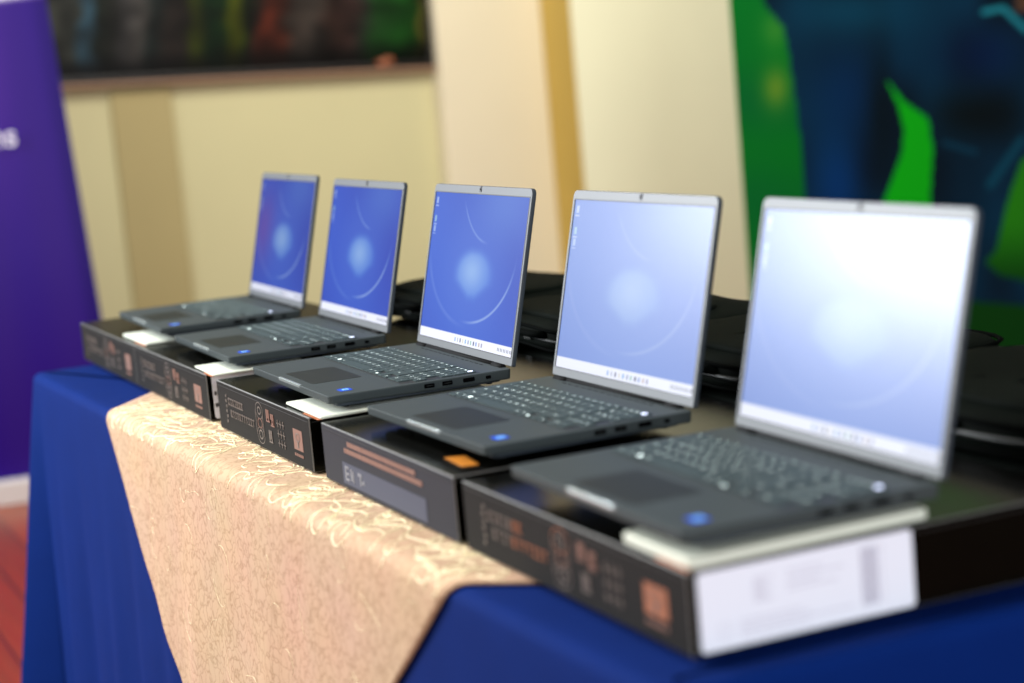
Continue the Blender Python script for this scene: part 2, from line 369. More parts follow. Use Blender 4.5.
bm = B(); rows = []
ss = [-.02, 0, .005, .010, .015, .020, .0251] + [.0251 + .02 * k for k in range(1, 8)] + [.1651 + (.715 - .1651) * k / 16 for k in range(1, 17)]
cx = sum(p[0].x for p in PER) / len(PER)
for s in ss: rows.append([bm.verts.new(skirt(p, n, s, 0, cn)) for p, n, cn in PER])
n = len(PER)
for a, b in zip(rows, rows[1:]):
    for i in range(n): bm.faces.new((a[i], a[(i + 1) % n], b[(i + 1) % n], b[i]))
bm.faces.new(rows[0])
cl = obj('tablecloth', bm, m_blue, smooth=True)
tag(cl, 'royal blue tablecloth draped to the floor over the table', 'tablecloth')
# runner: a cream overlay whose pointed side hangs over the front
def runner_mat():
    M = bpy.data.materials.new('cream_damask'); M.use_nodes = True; nt = M.node_tree; b = nt.nodes['Principled BSDF']; b.inputs['Roughness'].default_value = .85; b.inputs['Specular IOR Level'].default_value = .1
    tc = nt.nodes.new('ShaderNodeTexCoord'); nz = nt.nodes.new('ShaderNodeTexNoise'); nz.inputs['Scale'].default_value = 26; nz.inputs['Detail'].default_value = 3
    nt.links.new(tc.outputs['Object'], nz.inputs['Vector'])
    ad = nt.nodes.new('ShaderNodeMix'); ad.data_type = 'RGBA'; ad.blend_type = 'LINEAR_LIGHT'; ad.inputs['Factor'].default_value = .035
    nt.links.new(tc.outputs['Object'], ad.inputs['A']); nt.links.new(nz.outputs['Color'], ad.inputs['B'])
    vo = nt.nodes.new('ShaderNodeTexVoronoi'); vo.feature = 'DISTANCE_TO_EDGE'; vo.inputs['Scale'].default_value = 52; nt.links.new(ad.outputs['Result'], vo.inputs['Vector'])
    cr = nt.nodes.new('ShaderNodeValToRGB'); cr.color_ramp.elements[0].position = .0; cr.color_ramp.elements[1].position = .09
    cr.color_ramp.elements[0].color = rgb(158, 130, 104); cr.color_ramp.elements[1].color = rgb(184, 156, 130)
    nt.links.new(vo.outputs['Distance'], cr.inputs['Fac'])
    n2 = nt.nodes.new('ShaderNodeTexNoise'); n2.inputs['Scale'].default_value = 7; nt.links.new(tc.outputs['Object'], n2.inputs['Vector'])
    mx = nt.nodes.new('ShaderNodeMix'); mx.data_type = 'RGBA'; mx.blend_type = 'MULTIPLY'; mx.inputs['Factor'].default_value = .18
    nt.links.new(cr.outputs['Color'], mx.inputs['A']); nt.links.new(n2.outputs['Color'], mx.inputs['B']); nt.links.new(mx.outputs['Result'], b.inputs['Base Color'])
    bp = nt.nodes.new('ShaderNodeBump'); bp.inputs['Strength'].default_value = .35; bp.inputs['Distance'].default_value = .001; nt.links.new(vo.outputs['Distance'], bp.inputs['Height']); nt.links.new(bp.outputs['Normal'], b.inputs['Normal'])
    return M
fd = (FRc - FLc).normalized(); fn = Vector((fd.y, -fd.x))
def fpt(x): return FLc + fd * ((x - FLc.x) / fd.x)
def xl(s):  # left edge of the runner as the cloth goes over the table edge and down
    return -1.205 + (max(-.12, 1.2 * s) if s < 0 else .94 * max(0, s - .012))
def xr(s):
    return .20 + (-.9 * s if s < 0 else -1.30 * s + 0.02 * math.sin(s * 9))
def rsurf(t, s, off): 
    x = xl(s) + (xr(s) - xl(s)) * t; return skirt(fpt(x), fn, s, off)
S_ap = .70
bm = B(); SS = [-.34, -.2, -.1, -.05, -.02, 0, .005, .010, .015, .020, .0251] + [.0251 + .02 * k for k in range(1, 34)]
SS = [s for s in SS if xr(s) - xl(s) > .01]
g = [[bm.verts.new(rsurf(i / 90, s, .004)) for i in range(91)] for s in SS]
for a, b in zip(g, g[1:]):
    for i in range(90): bm.faces.new((a[i], a[i + 1], b[i + 1], b[i]))
run = obj('table_runner', bm, runner_mat(), smooth=True); sm = run.modifiers.new('thick', 'SOLIDIFY'); sm.thickness = .003; sm.offset = 0
tag(run, 'cream patterned overlay cloth hanging in a point over the front of the blue tablecloth', 'table runner')
# raised curly ribbon stitching on the runner
bm = B(); rs = random.Random(3)
def surfx(x, s, off): return skirt(fpt(x), fn, s, off)
for k in range(300):
    s0 = rs.uniform(-.11, .012) if k < 210 else rs.uniform(.03, .6); rr0 = .0013 if k < 210 else .00025; x0 = rs.uniform(-1.2, .2); a = rs.uniform(0, 6.28); kx = rs.uniform(-60, 60); pts = []
    for q in range(rs.randint(16, 40) if k < 210 else rs.randint(8, 16)):
        kx += rs.uniform(-20, 20); kx = max(-85, min(85, kx)); a += kx * .005
        x0 += .005 * math.cos(a); s0 += .005 * math.sin(a)
        if k < 210 and s0 > .028: break
        if not (xl(s0) + .008 < x0 < xr(s0) - .008) or s0 < -.12: break
        pts.append(surfx(x0, s0, .0050 if k < 210 else .0056))
    if len(pts) > 4: tube(bm, pts, rr0, 5)
rb = obj('ribbon_stitching', bm, mat('pale_cream_ribbon', rgb(222, 208, 168), .45), run, smooth=True); rb['kind'] = 'stuff'

# ------------------------------------------------------------------ laptop boxes
HB = .0714
m_box = mat('black_glossy_carton', rgb(5, 5, 3), .22, spec=.09, noise=.15, nscale=30)
m_boxf = mat('charcoal_printed_carton', rgb(34, 33, 32), .65, spec=.06, noise=.08, nscale=25)
m_boxg = mat('slate_grey_carton', rgb(52, 52, 57), .65, spec=.06, noise=.05, nscale=15)
m_edge = mat('pale_carton_edge', rgb(92, 92, 90), .5)  # bevels take a lighter grey than the carton faces
m_pr = mat('rose_copper_print', rgb(126, 96, 86), .6, spec=.1)
m_pr2 = mat('grey_beige_print', rgb(98, 88, 82), .5)
m_pr3 = mat('bright_copper_print', rgb(146, 96, 74), .6, spec=.1)
m_lab = mat('white_paper_label', rgb(218, 222, 234), .6)
m_ink = mat('grey_label_ink', rgb(192, 192, 206), .6)
m_ink2 = mat('dark_label_ink', rgb(60, 60, 66), .6)
m_plate = mat('slate_print_panel', rgb(78, 80, 92), .6, spec=.06)
m_plt = mat('pale_grey_print', rgb(112, 113, 120), .5)
DB = .41
def quad(bm, u0, u1, z0, z1, y=-.0006, mi=0):
    bm.faces.new([bm.verts.new((u, y, z)) for u, z in ((u0, z0), (u1, z0), (u1, z1), (u0, z1))]).material_index = mi
def ring(bm, cx, cz, rx, rz, wd, n=24, mi=0, y=-.0006):
    a = [bm.verts.new((cx + rx * math.cos(2 * math.pi * k / n), y, cz + rz * math.sin(2 * math.pi * k / n))) for k in range(n)]
    b = [bm.verts.new((cx + (rx - wd) * math.cos(2 * math.pi * k / n), y, cz + (rz - wd) * math.sin(2 * math.pi * k / n))) for k in range(n)]
    for k in range(n): bm.faces.new((a[k], a[(k + 1) % n], b[(k + 1) % n], b[k])).material_index = mi
def make_box(x0, x1, style, label, end_label, y0=0.0, rz=0):
    w_ = x1 - x0; r = empty('laptop_box', (x0, y0, 0), rz, label=label, cat='box', group='laptop cartons along the table front')
    bm = B(); box(bm, 0, w_, 0, DB, 0, HB)
    for f in bm.faces:
        f.normal_update(); c_ = f.calc_center_median()
        f.material_index = 1 if c_.y < .001 else 0
    es = [e for e in bm.edges]
    rb_ = bmesh.ops.bevel(bm, geom=es, offset=.0012, segments=1, affect='EDGES', profile=.5)
    for f in rb_['faces']: f.material_index = 2
    obj('carton', bm, [m_box, m_boxg if style == 'plate' else m_boxf, m_edge], r)
    bm = B()   # lid tuck seam on the front and the tuck flap on the side
    box(bm, .004, w_ - .004, -.0007, .0002, HB - .0065, HB - .0058); box(bm, w_ - .0002, w_ + .0007, .004, DB - .004, HB - .0065, HB - .0058)
    obj('lid_seam', bm, mat('seam', rgb(16, 15, 14), .6), r)
    bm = B(); S_ = w_ / .4378
    def U(v): return v * S_
    if style == 'plate':
        quad(bm, U(.072), U(.352), .006, .033, mi=2)
        for (a, z, s, e) in ((.098, .0575, 7, .325), (.085, .0485, 5, .345)):
            u = a; rr_ = random.Random(int(z * 1e4))
            while u < e:
                wd = rr_.uniform(.005, .014); box(bm, U(u), U(min(e, u + wd)), -.0011, -.0005, z - .003, z + .0028, 0); u += wd + .0012
        for k, (a, b_, z0, z1) in enumerate(((.082, .086, .011, .029), (.086, .096, .026, .029), (.086, .096, .018, .021), (.086, .096, .011, .014), (.102, .107, .013, .028), (.109, .113, .011, .026), (.128, .142, .023, .027), (.135, .139, .012, .024), (.142, .150, .015, .019))):
            box(bm, U(a), U(b_), -.0012, -.0006, z0, z1, 3)
    else:
        mi0 = 0
        rr_ = random.Random(5)
        # two rows of small glyph-like marks
        for (z, a, e, sz) in ((.047, .060, .135, .011), (.030, .068, .185, .011)):
            u = a
            while u < e:
                q = rr_.choice((0, 1, 2)); s = sz * .8; mm = 1 if u < .11 else (4 if style == 'hot' else 1)
                box(bm, U(u), U(u + s), -.0011, -.0005, z + .3 * sz, z + .42 * sz, mm); box(bm, U(u + s * .42), U(u + s * .58), -.0011, -.0005, z - .5 * sz, z + .5 * sz, mm)
                if q: box(bm, U(u), U(u + s), -.0011, -.0005, z - .5 * sz, z - .38 * sz, mm)
                if q == 2: box(bm, U(u), U(u + s * .14), -.0011, -.0005, z - .4 * sz, z + .3 * sz, mm)
                u += s * 1.25
        for k in range(6): box(bm, U(.046 + .002 * (k % 2)), U(.050 + .002 * (k % 2)), -.0011, -.0005, .014 + k * .0075, .018 + k * .0075, 1)
        # tall pill outline holding three round marks
        ring(bm, U(.215), .0525, U(.017), .012, .0012, mi=4 if style == 'hot' else 1); ring(bm, U(.215), .018, U(.017), .012, .0012, mi=1)
        for sx in (-1, 1): box(bm, U(.215 + sx * .0165 - .0006), U(.215 + sx * .0165 + .0006), -.0011, -.0005, .018, .0525, 1)
        ring(bm, U(.215), .0525, U(.008), .006, .002, mi=1); ring(bm, U(.215), .035, U(.011), .0075, .002, mi=0); ring(bm, U(.215), .019, U(.009), .007, .0022, mi=1)
        # small pictograms
        for (cx_, cz, mm) in ((.256, .052, 0), (.276, .048, 0), (.262, .024, 1)):
            for k in range(3): box(bm, U(cx_ - .007 + k * .005), U(cx_ - .004 + k * .005), -.0011, -.0005, cz - .008 + (k % 2) * .003, cz + .007, mm)
            box(bm, U(cx_ - .008), U(cx_ + .008), -.0011, -.0005, cz - .010, cz - .0085, mm)
        box(bm, U(.269), U(.283), -.0011, -.0005, .040, .047, 0)
        u = .296
        for (z, sz) in ((.046, .010), (.032, .010), (.019, .010)):
            for k in range(3):
                uu = u + k * .012; box(bm, U(uu), U(uu + .009), -.0011, -.0005, z - .0006, z + .0006, 1); box(bm, U(uu + .0035), U(uu + .005), -.0011, -.0005, z - .005, z + .005, 1)
        # square copper emblem with a figure inside, line of small print under it
        quad(bm, U(.366), U(.404), .0215, .049, mi=4 if style == 'hot' else 0)
        ring(bm, U(.385), .0385, U(.009), .006, .0016, mi=1, y=-.0012); box(bm, U(.383), U(.387), -.0014, -.0009, .025, .034, 1)
        for k in range(5): box(bm, U(.367 + k * .0076), U(.372 + k * .0076), -.0011, -.0005, .013, .0165, 0)
    obj('printed_marks', bm, [m_pr, m_pr2, m_plate, m_plt, m_pr3], r)
    if end_label:
        bm = B(); f = lambda a, b_, c_: Vector((w_ + .0004 + c_, a, b_)); prism(bm, rpoly(.008, .218, .0022, HB - .0022, .004), 0, .0006, f=f)
        lb = obj('shipping_label', bm, m_lab, r); bm = B(); rr_ = random.Random(8)
        f2 = lambda a0, a1, b0, b1, mi=0: box(bm, w_ + .0009, w_ + .0013, a0, a1, b0, b1, mi)
        for q in range(7): f2(.060, .078 - .004 * (q % 3), .036 + q * .003, .0378 + q * .003)
        for k in range(22): f2(.165 + k * .0008, .1654 + k * .0008, .012, .062) if k % 3 else f2(.165 + k * .0008, .1656 + k * .0008, .012, .062)
        for z in (.055, .050, .045, .040): f2(.092, rr_.uniform(.12, .15), z, z + .0016)
        for z in (.022, .018, .014, .010): f2(.045, rr_.uniform(.10, .155), z, z + .0014)
        ring_c = [(.030 + .006 * math.cos(k * .7), .016 + .006 * math.sin(k * .7)) for k in range(9)]
        for a, b_ in ring_c: f2(a, a + .002, b_, b_ + .002)
        f2(.187, .1875, .008, .064)
        if end_label == 2:
            f2(.010, .016, .020, .026, 1); f2(.010, .014, .038, .044, 1)
        obj('label_printing', bm, [m_ink, m_ink2], lb)
    return r
make_box(-1.848, -1.3975, 'icon', 'black laptop carton at the far left end of the row, under the farthest laptop', 0)
make_box(-1.3955, -.9212, 'icon', 'black laptop carton second from the left, under the second-farthest laptop', 2)
make_box(-.8553, -.4175, 'icon', 'black laptop carton in the middle of the row, with copper square emblem in sharp focus', 0, y0=-.002)
make_box(-.374, .0602, 'plate', 'slate grey laptop carton with two copper text lines and a pale panel', 0)
make_box(.0836, .5568, 'hot', 'black laptop carton nearest the camera with a big white label on its end', 1)
# sheets lying between cartons and laptops
m_paper = mat('white_paper_sheet', rgb(202, 208, 194), .6, noise=.02)
m_orng = mat('orange_print', rgb(160, 84, 34), .5)
def sheet(pts, th, label, edge=True, r=.004):
    ox = sum(p[0] for p in pts) / 4; oy = sum(p[1] for p in pts) / 4
    rt = empty('packing_sheet', (ox, oy, HB + .0002), label=label, cat='packing sheet', group='white packing sheets under the laptops')
    P = [Vector((p[0] - ox, p[1] - oy)) for p in pts]; out = []
    for i in range(4):
        a, b_, c_ = P[i - 1], P[i], P[(i + 1) % 4]; d0 = (b_ - a).normalized(); d1 = (c_ - b_).normalized()
        for k in range(5):
            t = k / 4; out.append(tuple((1 - t) ** 2 * (b_ - d0 * r) + 2 * t * (1 - t) * b_ + t * t * (b_ + d1 * r)))
    bm = B(); prism(bm, out, 0.0008, th); obj('sheet', bm, m_paper, rt, bevel=min(.0015, th * .3))
    if edge:
        bm = B(); a, b_ = P[0], P[1]; L = (b_ - a); 
        a0, a1 = a + L * .55, a + L * .98; n_ = Vector((L.y, -L.x)).normalized() * .0024
        bm2 = [(a0.x + n_.x, a0.y + n_.y), (a1.x + n_.x, a1.y + n_.y), (a1.x - n_.x, a1.y - n_.y), (a0.x - n_.x, a0.y - n_.y)]; prism(bm, bm2, 0, .0007)
        obj('orange_margin', bm, m_orng, rt)
    return rt
sheet([(.431, .006), (.5545, .004), (.549, .244), (.425, .246)], .0098, 'thick white packing sheet under the nearest laptop, flush with the labelled end', r=.008)
sheet([(-.538, .006), (-.386, .004), (-.389, .243), (-.540, .243)], .0046, 'white packing sheet under the middle laptop at the carton end')
sheet([(-1.008, .006), (-.884, .002), (-.888, .15), (-1.01, .15)], .0032, 'short white packing sheet under the second-farthest laptop')
sheet([(-1.528, .012), (-1.352, .012), (-1.352, .13), (-1.528, .13)], .0055, 'white packing sheet under the farthest laptop, far left')
bm = B(); prism(bm, [(-.038, .030), (.022, .026), (.026, .044), (-.030, .052)], HB + .0003, HB + .0009, f=lambda x, y, z: Vector((x + .008, y - .038, z - HB)))
o = obj('orange_sticker', bm, mat('orange_sticker_paper', rgb(176, 108, 16), .5, noise=.35, nscale=60)); o.location = (-.008, .038, HB)
tag(o, 'orange and yellow sticker on the slate grey carton by the laptop corner', 'sticker')

# ------------------------------------------------------------------ laptops
LW, LD, TB, LH, LT = .356, .2512, .0204, .237, .0062
ANG = 1.3437
m_body = mat('blue_grey_aluminium', rgb(55, 62, 63), .55, spec=.12, noise=.03, nscale=60)
m_pad = mat('dark_touchpad_glass', rgb(34, 38, 36), .5, spec=.1)
m_deck = mat('keyboard_well', rgb(24, 28, 29), .5, spec=.35)
m_key = mat('charcoal_keycap', rgb(54, 66, 67), .6, spec=.15)
m_leg = mat('keycap_legend', rgb(222, 232, 228), .5, emit=rgb(215, 235, 228), estr=.9)
m_legb = mat('bright_legend', rgb(240, 250, 246), .5, emit=rgb(225, 245, 240), estr=2.2)
m_bez = mat('silver_grey_bezel', rgb(80, 84, 88), .45, spec=.5)
m_gas = mat('black_gasket', rgb(22, 22, 30), .5)
m_lid = mat('slate_lid_shell', rgb(50, 58, 66), .5, spec=.2)
m_port = mat('port_cavity', rgb(3, 3, 4), .8, spec=.02)
m_rub = mat('black_rubber', rgb(16, 16, 16), .8)
m_sblue = mat('bright_blue_sticker', rgb(0, 66, 190), .4, spec=.1)
m_swhite = mat('sticker_silver', rgb(120, 180, 236), .4, spec=.1)
m_pwr = mat('power_button_light', rgb(230, 236, 255), .5, emit=rgb(205, 215, 255), estr=1.6)
m_lip = mat('polished_lip', rgb(168, 180, 180), .25, metal=.6)
m_hinge = mat('black_hinge', rgb(12, 13, 14), .7, spec=.1)
# wallpaper
def ssm(e0, e1, x): return smooth(e0, e1, x)
def wall(u, v, vio=0, glare_wash=0.0):   # glare_wash: how much reflected glare is painted into the panel's colours
    x, y = u * .335, v * .212     # display space, metres
    c = mixc((10, 56, 190), (30, 84, 214), .5 + .5 * math.sin(u * 3 + v * 2.3))
    c = mixc(c, (84, 132, 226), .55 * math.exp(-(((x - .25) / .11) ** 2 + ((y - .20) / .06) ** 2)))
    c = mixc(c, (118, 60, 170), vio * math.exp(-(((x - .05) / .08) ** 2 + ((y - .12) / .07) ** 2)))
    # soft faceted bloom
    px, py = x - .174, y - .100
    d = max(abs(px) * .46, abs(py) * .92, math.hypot(px * .5, py * .95) * .95, -py * .78 + abs(px) * .36, py * .80 + px * .20)
    b = ssm(.040, .022, d); c = mixc(c, (84, 138, 234), .72 * b); c = mixc(c, (170, 208, 250), .66 * b * ssm(1.1, .0, math.hypot((px + .006) / .07, (py - .004) / .042)))
    c = mixc(c, (60, 104, 220), .45 * ssm(.15, .05, math.hypot(px, py * 1.3)) * (1 - b))
    # thin luminous arcs
    ex, ey = (x - .164) / .150, (y - .138) / .105; rr_ = math.hypot(ex, ey); th = math.atan2(ey, ex)
    c = mixc(c, (196, 214, 250), .62 * (1 - .8 * glare_wash) * ssm(.030, .004, abs(rr_ - 1.0)) * ssm(-1.75, -1.25, th) * ssm(.0, -.7, th))
    c = mixc(c, (130, 156, 236), .30 * (1 - .8 * glare_wash) * ssm(.045, .006, abs(rr_ - 1.06)) * ssm(-3.1, -2.7, th) * ssm(-1.5, -2.0, th))
    r2 = math.hypot(x - .215, y - .262); t2 = math.atan2(y - .262, x - .215)
    c = mixc(c, (170, 194, 246), .42 * (1 - .8 * glare_wash) * ssm(.003, .0004, abs(r2 - .117)) * ssm(-2.65, -2.35, t2) * ssm(-1.55, -1.85, t2))
    c = tuple(q * .86 for q in c); c = mixc(c, (172, 188, 226), glare_wash)
    # taskbar with small centred icons, desktop icons upper left
    tbh = .0135
    if y < tbh:
        c = (226, 230, 246)
        if .0035 < y < .0095 and .135 < x < .235:
            k = int((x - .135) / .0095); f = ((x - .135) / .0095) % 1
            if f < .42: c = [(150, 176, 220), (170, 176, 196), (120, 124, 146), (206, 200, 180), (130, 170, 216), (150, 160, 186), (150, 186, 176), (90, 96, 124), (130, 150, 200), (186, 170, 166), (150, 150, 176)][k % 11]
        if .0045 < y < .009 and x > .285 and (x * 200) % 1 < .5: c = (120, 124, 140)
    for k, yy in enumerate((.199, .172, .158)):
        if abs(y - yy) < .0045 and .007 < x < .0145: c = mixc(c, [(225, 232, 240), (190, 226, 214), (200, 215, 235)][k], .55)
        if abs(y - yy + .0075) < .0008 and .005 < x < .0165: c = mixc(c, (215, 222, 240), .5)
    return c
def lidf(x, y, z):   # lid local (across, up, out towards the user) -> laptop local
    ca, sa = math.cos(ANG), math.sin(ANG)
    return Vector((x, LD + y * ca - z * sa, TB + y * sa + z * ca))
NL = []
ROWS = []
def key_rows():
    U = .333 / 18.06; y0 = .102; rows = []; kh = .0182
    def row(y, h, items): rows.append((y, h, items))
    N = .8
    row(y0, kh, [('Ctrl', 1.25), ('Fn', 1), ('*', 1), ('Alt', 1), ('', 5.35), ('Alt', 1), ('Ctrl', 1), ('<', 1), ('^v', 1), ('>', 1), None, ('0', 1.6), ('.', N)])
    row(y0 + kh, kh, [('Shift', 2.3)] + [(c_, 1) for c_ in 'ZXCVBNM,./'] + [('Shift', 2.3), None, ('1', N), ('2', N), ('3', N), ('Ent', N)])
    row(y0 + 2 * kh, kh, [('Caps', 1.75)] + [(c_, 1) for c_ in "ASDFGHJKL;'"] + [('Enter', 1.85), None, ('4', N), ('5', N), ('6', N)])
    row(y0 + 3 * kh, kh, [('Tab', 1.45)] + [(c_, 1) for c_ in 'QWERTYUIOP[]'] + [('\\', 1.15), None, ('7', N), ('8', N), ('9', N), ('+', N)])
    row(y0 + 4 * kh, kh, [(c_, 1) for c_ in '`1234567890-='] + [('Bksp', 1.6), None, ('Num', N), ('/', N), ('*', N), ('-', N)])
    row(y0 + 5 * kh, kh * .78, [('Esc', 1.1)] + [('F%d' % k, .96) for k in range(1, 13)] + [('PrtSc', .99), ('Del', .99), None, ('Hm', N), ('PgU', N), ('PgD', N), ('pw', N)])
    return rows, U
def make_laptop(group, picture_material, vio, glare_wash):
    t = empty('laptop', (0, 0, 0)); t['group'] = group
    # base: outline slab that tapers underneath
    bm = B(); prism(bm, rpoly(-.001, LW, -.001, LD, (.006, .007, .006, .006), 7), .0085, TB)
    for v in bm.verts:      # the slab is a wedge: thin at the front, deeper at the hinge
        if v.co.z < .012:
            v.co.z = .0098 - .0030 * smooth(0, LD, v.co.y); v.co.x += (LW / 2 - v.co.x) * .007; v.co.y += (LD / 2 - v.co.y) * .007

    base = obj('base', bm, m_body, t, bevel=.0016, seg=3, angle=.8)
    bm = B(); prism(bm, rpoly(.012, LW - .012, .014, LD - .010, .008), .0035, .0099); obj('bottom_cover', bm, m_lid, base, bevel=.001)
    for (fx, fy) in ((.045, .03), (LW - .045, .03), (.045, LD - .022), (LW - .045, LD - .022)):
        bm = B(); prism(bm, rpoly(fx - .02, fx + .02, fy - .004, fy + .004, .0038), 0, .0040); obj('rubber_foot', bm, m_rub, base)
    bm = B(); prism(bm, rpoly(.112, .238, .015, .084, .004), TB - .001, TB + .0003); obj('touchpad', bm, m_pad, base)
    bm = B(); prism(bm, rpoly(.133, .230, -.0010, .0030, .001), .0160, TB + .0004); obj('opening_lip', bm, m_lip, base, bevel=.0008)
    bm = B(); prism(bm, rpoly(.312, .331, .024, .040, .0015), TB, TB + .0005); prism(bm, rpoly(.3165, .3275, .028, .037, .003), TB + .0005, TB + .0007, mi=1)
    text(bm, 'intel', .0042, lambda x, y: Vector((.3218 + x, .0325 + y, TB + .0009)), 0)
    obj('processor_sticker', bm, [m_sblue, m_swhite], base)['label'] = 'small blue sticker with a pale centre'
    for (a, b_, nm) in ((.128, .142, 'usb_port'), (.153, .167, 'usb_port'), (.182, .198, 'network_port'), (.214, .221, 'lock_slot')):
        bm = B(); prism(bm, rpoly(a, b_, .0118, .0172 if nm != 'lock_slot' else .0160, .001), LW - .003, LW + .0003, f=lambda x, y, z: Vector((z, x, y)))
        if nm == 'usb_port': box(bm, LW - .0005, LW + .0006, a + .003, b_ - .002, .0142, .0150, 1)
        obj(nm, bm, [m_port, m_pad], base)
    bm = B()
    for k in range(14): box(bm, .06 + k * .017, .072 + k * .017, LD - .0155, LD - .0145, TB - .0004, TB + .0003)
    obj('vent_slots', bm, m_port, base)
    # keyboard
    rows, U = key_rows()
    bm = B(); prism(bm, rpoly(.0095, .3465, .100, .211, .003), TB - .0002, TB + .0002); kb = obj('keyboard', bm, m_deck, t)
    for (y, h, items) in rows:
        x = .0115
        for it in items:
            if it is None: x += .26 * U; continue
            s, wd = it; x1 = x + wd * U; g_ = .0011; bm = B(); zt = TB + .0016
            ys = [(y + g_, y + h - g_)]
            if s == '^v': ys = [(y + g_, y + h / 2 - .0004), (y + h / 2 + .0004, y + h - g_)]
            if s in '<>' and s: ys = [(y + g_, y + h / 2 - .0004)]
            for a, b_ in ys:
                prism(bm, rpoly(x + g_, x1 - g_, a, b_, .0012, 2), TB + .0002, zt)
            cx_, cy_ = (x + x1) / 2, (ys[0][0] + ys[0][1]) / 2
            if s == 'pw': cyl(bm, (cx_, cy_, zt), .0034, .0004, mi=3)
            elif s == '*' and wd == 1:
                for ax in (-.0024, .0003):
                    for ay in (-.0024, .0003): box(bm, cx_ + ax, cx_ + ax + .0021, cy_ + ay, cy_ + ay + .0021, zt, zt + .0002, 2)
            elif s == '<': cyl(bm, (cx_, cy_, zt), .0024, .0003, n=3, mi=2)
            elif s and s != '^v':
                sz = .0072 if len(s) == 1 else (.0046 if len(s) < 4 else .0038)
                text(bm, s, sz, lambda a, b_: Vector((cx_ + a, cy_ + b_, zt + .0002)), 2 if s == '<' else 1)
            obj('key', bm, [m_key, m_leg, m_legb, m_pwr], kb)
            x = x1
    # lid
    bm = B(); prism(bm, rpoly(.001, LW - .001, .002, LH, (.002, .002, .009, .009)), -LT, -.0013, f=lidf)
    lid = obj('lid', bm, m_lid, t, bevel=.0012, seg=2, angle=.8)
    # bezel as a frame
    bm = B(); o_ = rpoly(.0018, LW - .0018, .0028, LH - .0008, (.002, .002, .008, .008)); ix0, ix1, iy0, iy1 = .0062, LW - .0062, .0125, LH - .0115
    inn = rpoly(ix0, ix1, iy0, iy1, .0004)
    for z in (0.0,):
        a = [bm.verts.new(lidf(p[0], p[1], z)) for p in o_]; b_ = [bm.verts.new(lidf(p[0], p[1], z)) for p in inn]
        a2 = [bm.verts.new(lidf(p[0], p[1], z - .0012)) for p in o_]; b2 = [bm.verts.new(lidf(p[0], p[1], z - .0012)) for p in inn]; n_ = len(a)
        for k in range(n_):
            q = (k + 1) % n_; bm.faces.new((a[k], a[q], b_[q], b_[k])); bm.faces.new((a2[k], a2[q], b2[q], b2[k])); bm.faces.new((a[k], a[q], a2[q], a2[k])); bm.faces.new((b_[k], b_[q], b2[q], b2[k]))
    obj('bezel', bm, m_bez, lid)
    bm = B()
    for (a0, a1, c0, c1) in ((ix0 - .0004, ix1 + .0004, iy1 - .0010, iy1 + .0004), (ix0 - .0004, ix0 + .001, iy0, iy1), (ix1 - .001, ix1 + .0004, iy0, iy1), (ix0, ix1, iy0 - .0002, iy0 + .0008)):
        prism(bm, [(a0, c0), (a1, c0), (a1, c1), (a0, c1)], -.0011, .0003, f=lidf)
    obj('gasket', bm, m_gas, lid)
    pict('display', 300, 190, lambda u, v: lidf(ix0 + (ix1 - ix0) * u, iy0 + (iy1 - iy0) * v, -.0007), lambda u, v: wall(u, v, vio, glare_wash), picture_material, lid)
    bm = B(); prism(bm, rpoly(LW / 2 - .003, LW / 2 + .003, LH - .009, LH - .0005, .001), -.0002, .0008, f=lidf); cyl2 = rpoly(LW / 2 - .0014, LW / 2 + .0014, LH - .0068, LH - .004, .0013); prism(bm, cyl2, .0008, .0011, mi=1, f=lidf)
    obj('webcam', bm, [m_gas, m_port], lid)
    for hx in (.020, LW - .052):
        bm = B(); tube(bm, [(hx, LD - .004, TB - .0005), (hx + .032, LD - .004, TB - .0005)], .0046, 12); obj('hinge', bm, m_hinge, lid, smooth=True)
    bm = B(); tube(bm, [(.054, LD - .003, TB + .0005), (LW - .054, LD - .003, TB + .0005)], .0034, 12); obj('hinge_cover', bm, m_hinge, lid, smooth=True)
    return t
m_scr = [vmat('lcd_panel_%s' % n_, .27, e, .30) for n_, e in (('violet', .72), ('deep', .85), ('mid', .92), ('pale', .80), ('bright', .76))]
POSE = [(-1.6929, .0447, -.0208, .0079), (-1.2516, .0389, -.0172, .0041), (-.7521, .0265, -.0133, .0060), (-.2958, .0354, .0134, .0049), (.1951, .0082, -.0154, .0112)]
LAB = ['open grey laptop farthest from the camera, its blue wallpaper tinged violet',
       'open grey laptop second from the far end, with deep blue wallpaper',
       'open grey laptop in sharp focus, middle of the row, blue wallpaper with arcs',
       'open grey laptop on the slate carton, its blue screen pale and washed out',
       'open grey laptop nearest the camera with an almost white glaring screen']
protoA = make_laptop('open laptops in a row', m_scr[2], 0, 0)
disp_mesh = None
for i, (x, y, a, z) in enumerate(POSE):
    t = protoA if i == 0 else copy_tree(protoA)
    t.location = (x, y, HB + z - (.0036 if False else 0)); t.rotation_euler = (0, 0, a); t['label'] = LAB[i]; t['category'] = 'laptop'
    # own emission per panel; the nearer ones have glare painted into their picture
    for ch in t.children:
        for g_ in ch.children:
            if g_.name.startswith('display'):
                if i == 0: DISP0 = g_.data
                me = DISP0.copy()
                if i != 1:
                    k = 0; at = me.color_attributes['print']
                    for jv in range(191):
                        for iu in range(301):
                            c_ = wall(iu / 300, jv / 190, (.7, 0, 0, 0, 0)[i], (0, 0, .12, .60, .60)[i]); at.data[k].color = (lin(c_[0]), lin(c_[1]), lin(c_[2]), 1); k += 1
                me.materials[0] = m_scr[i]; g_.data = me

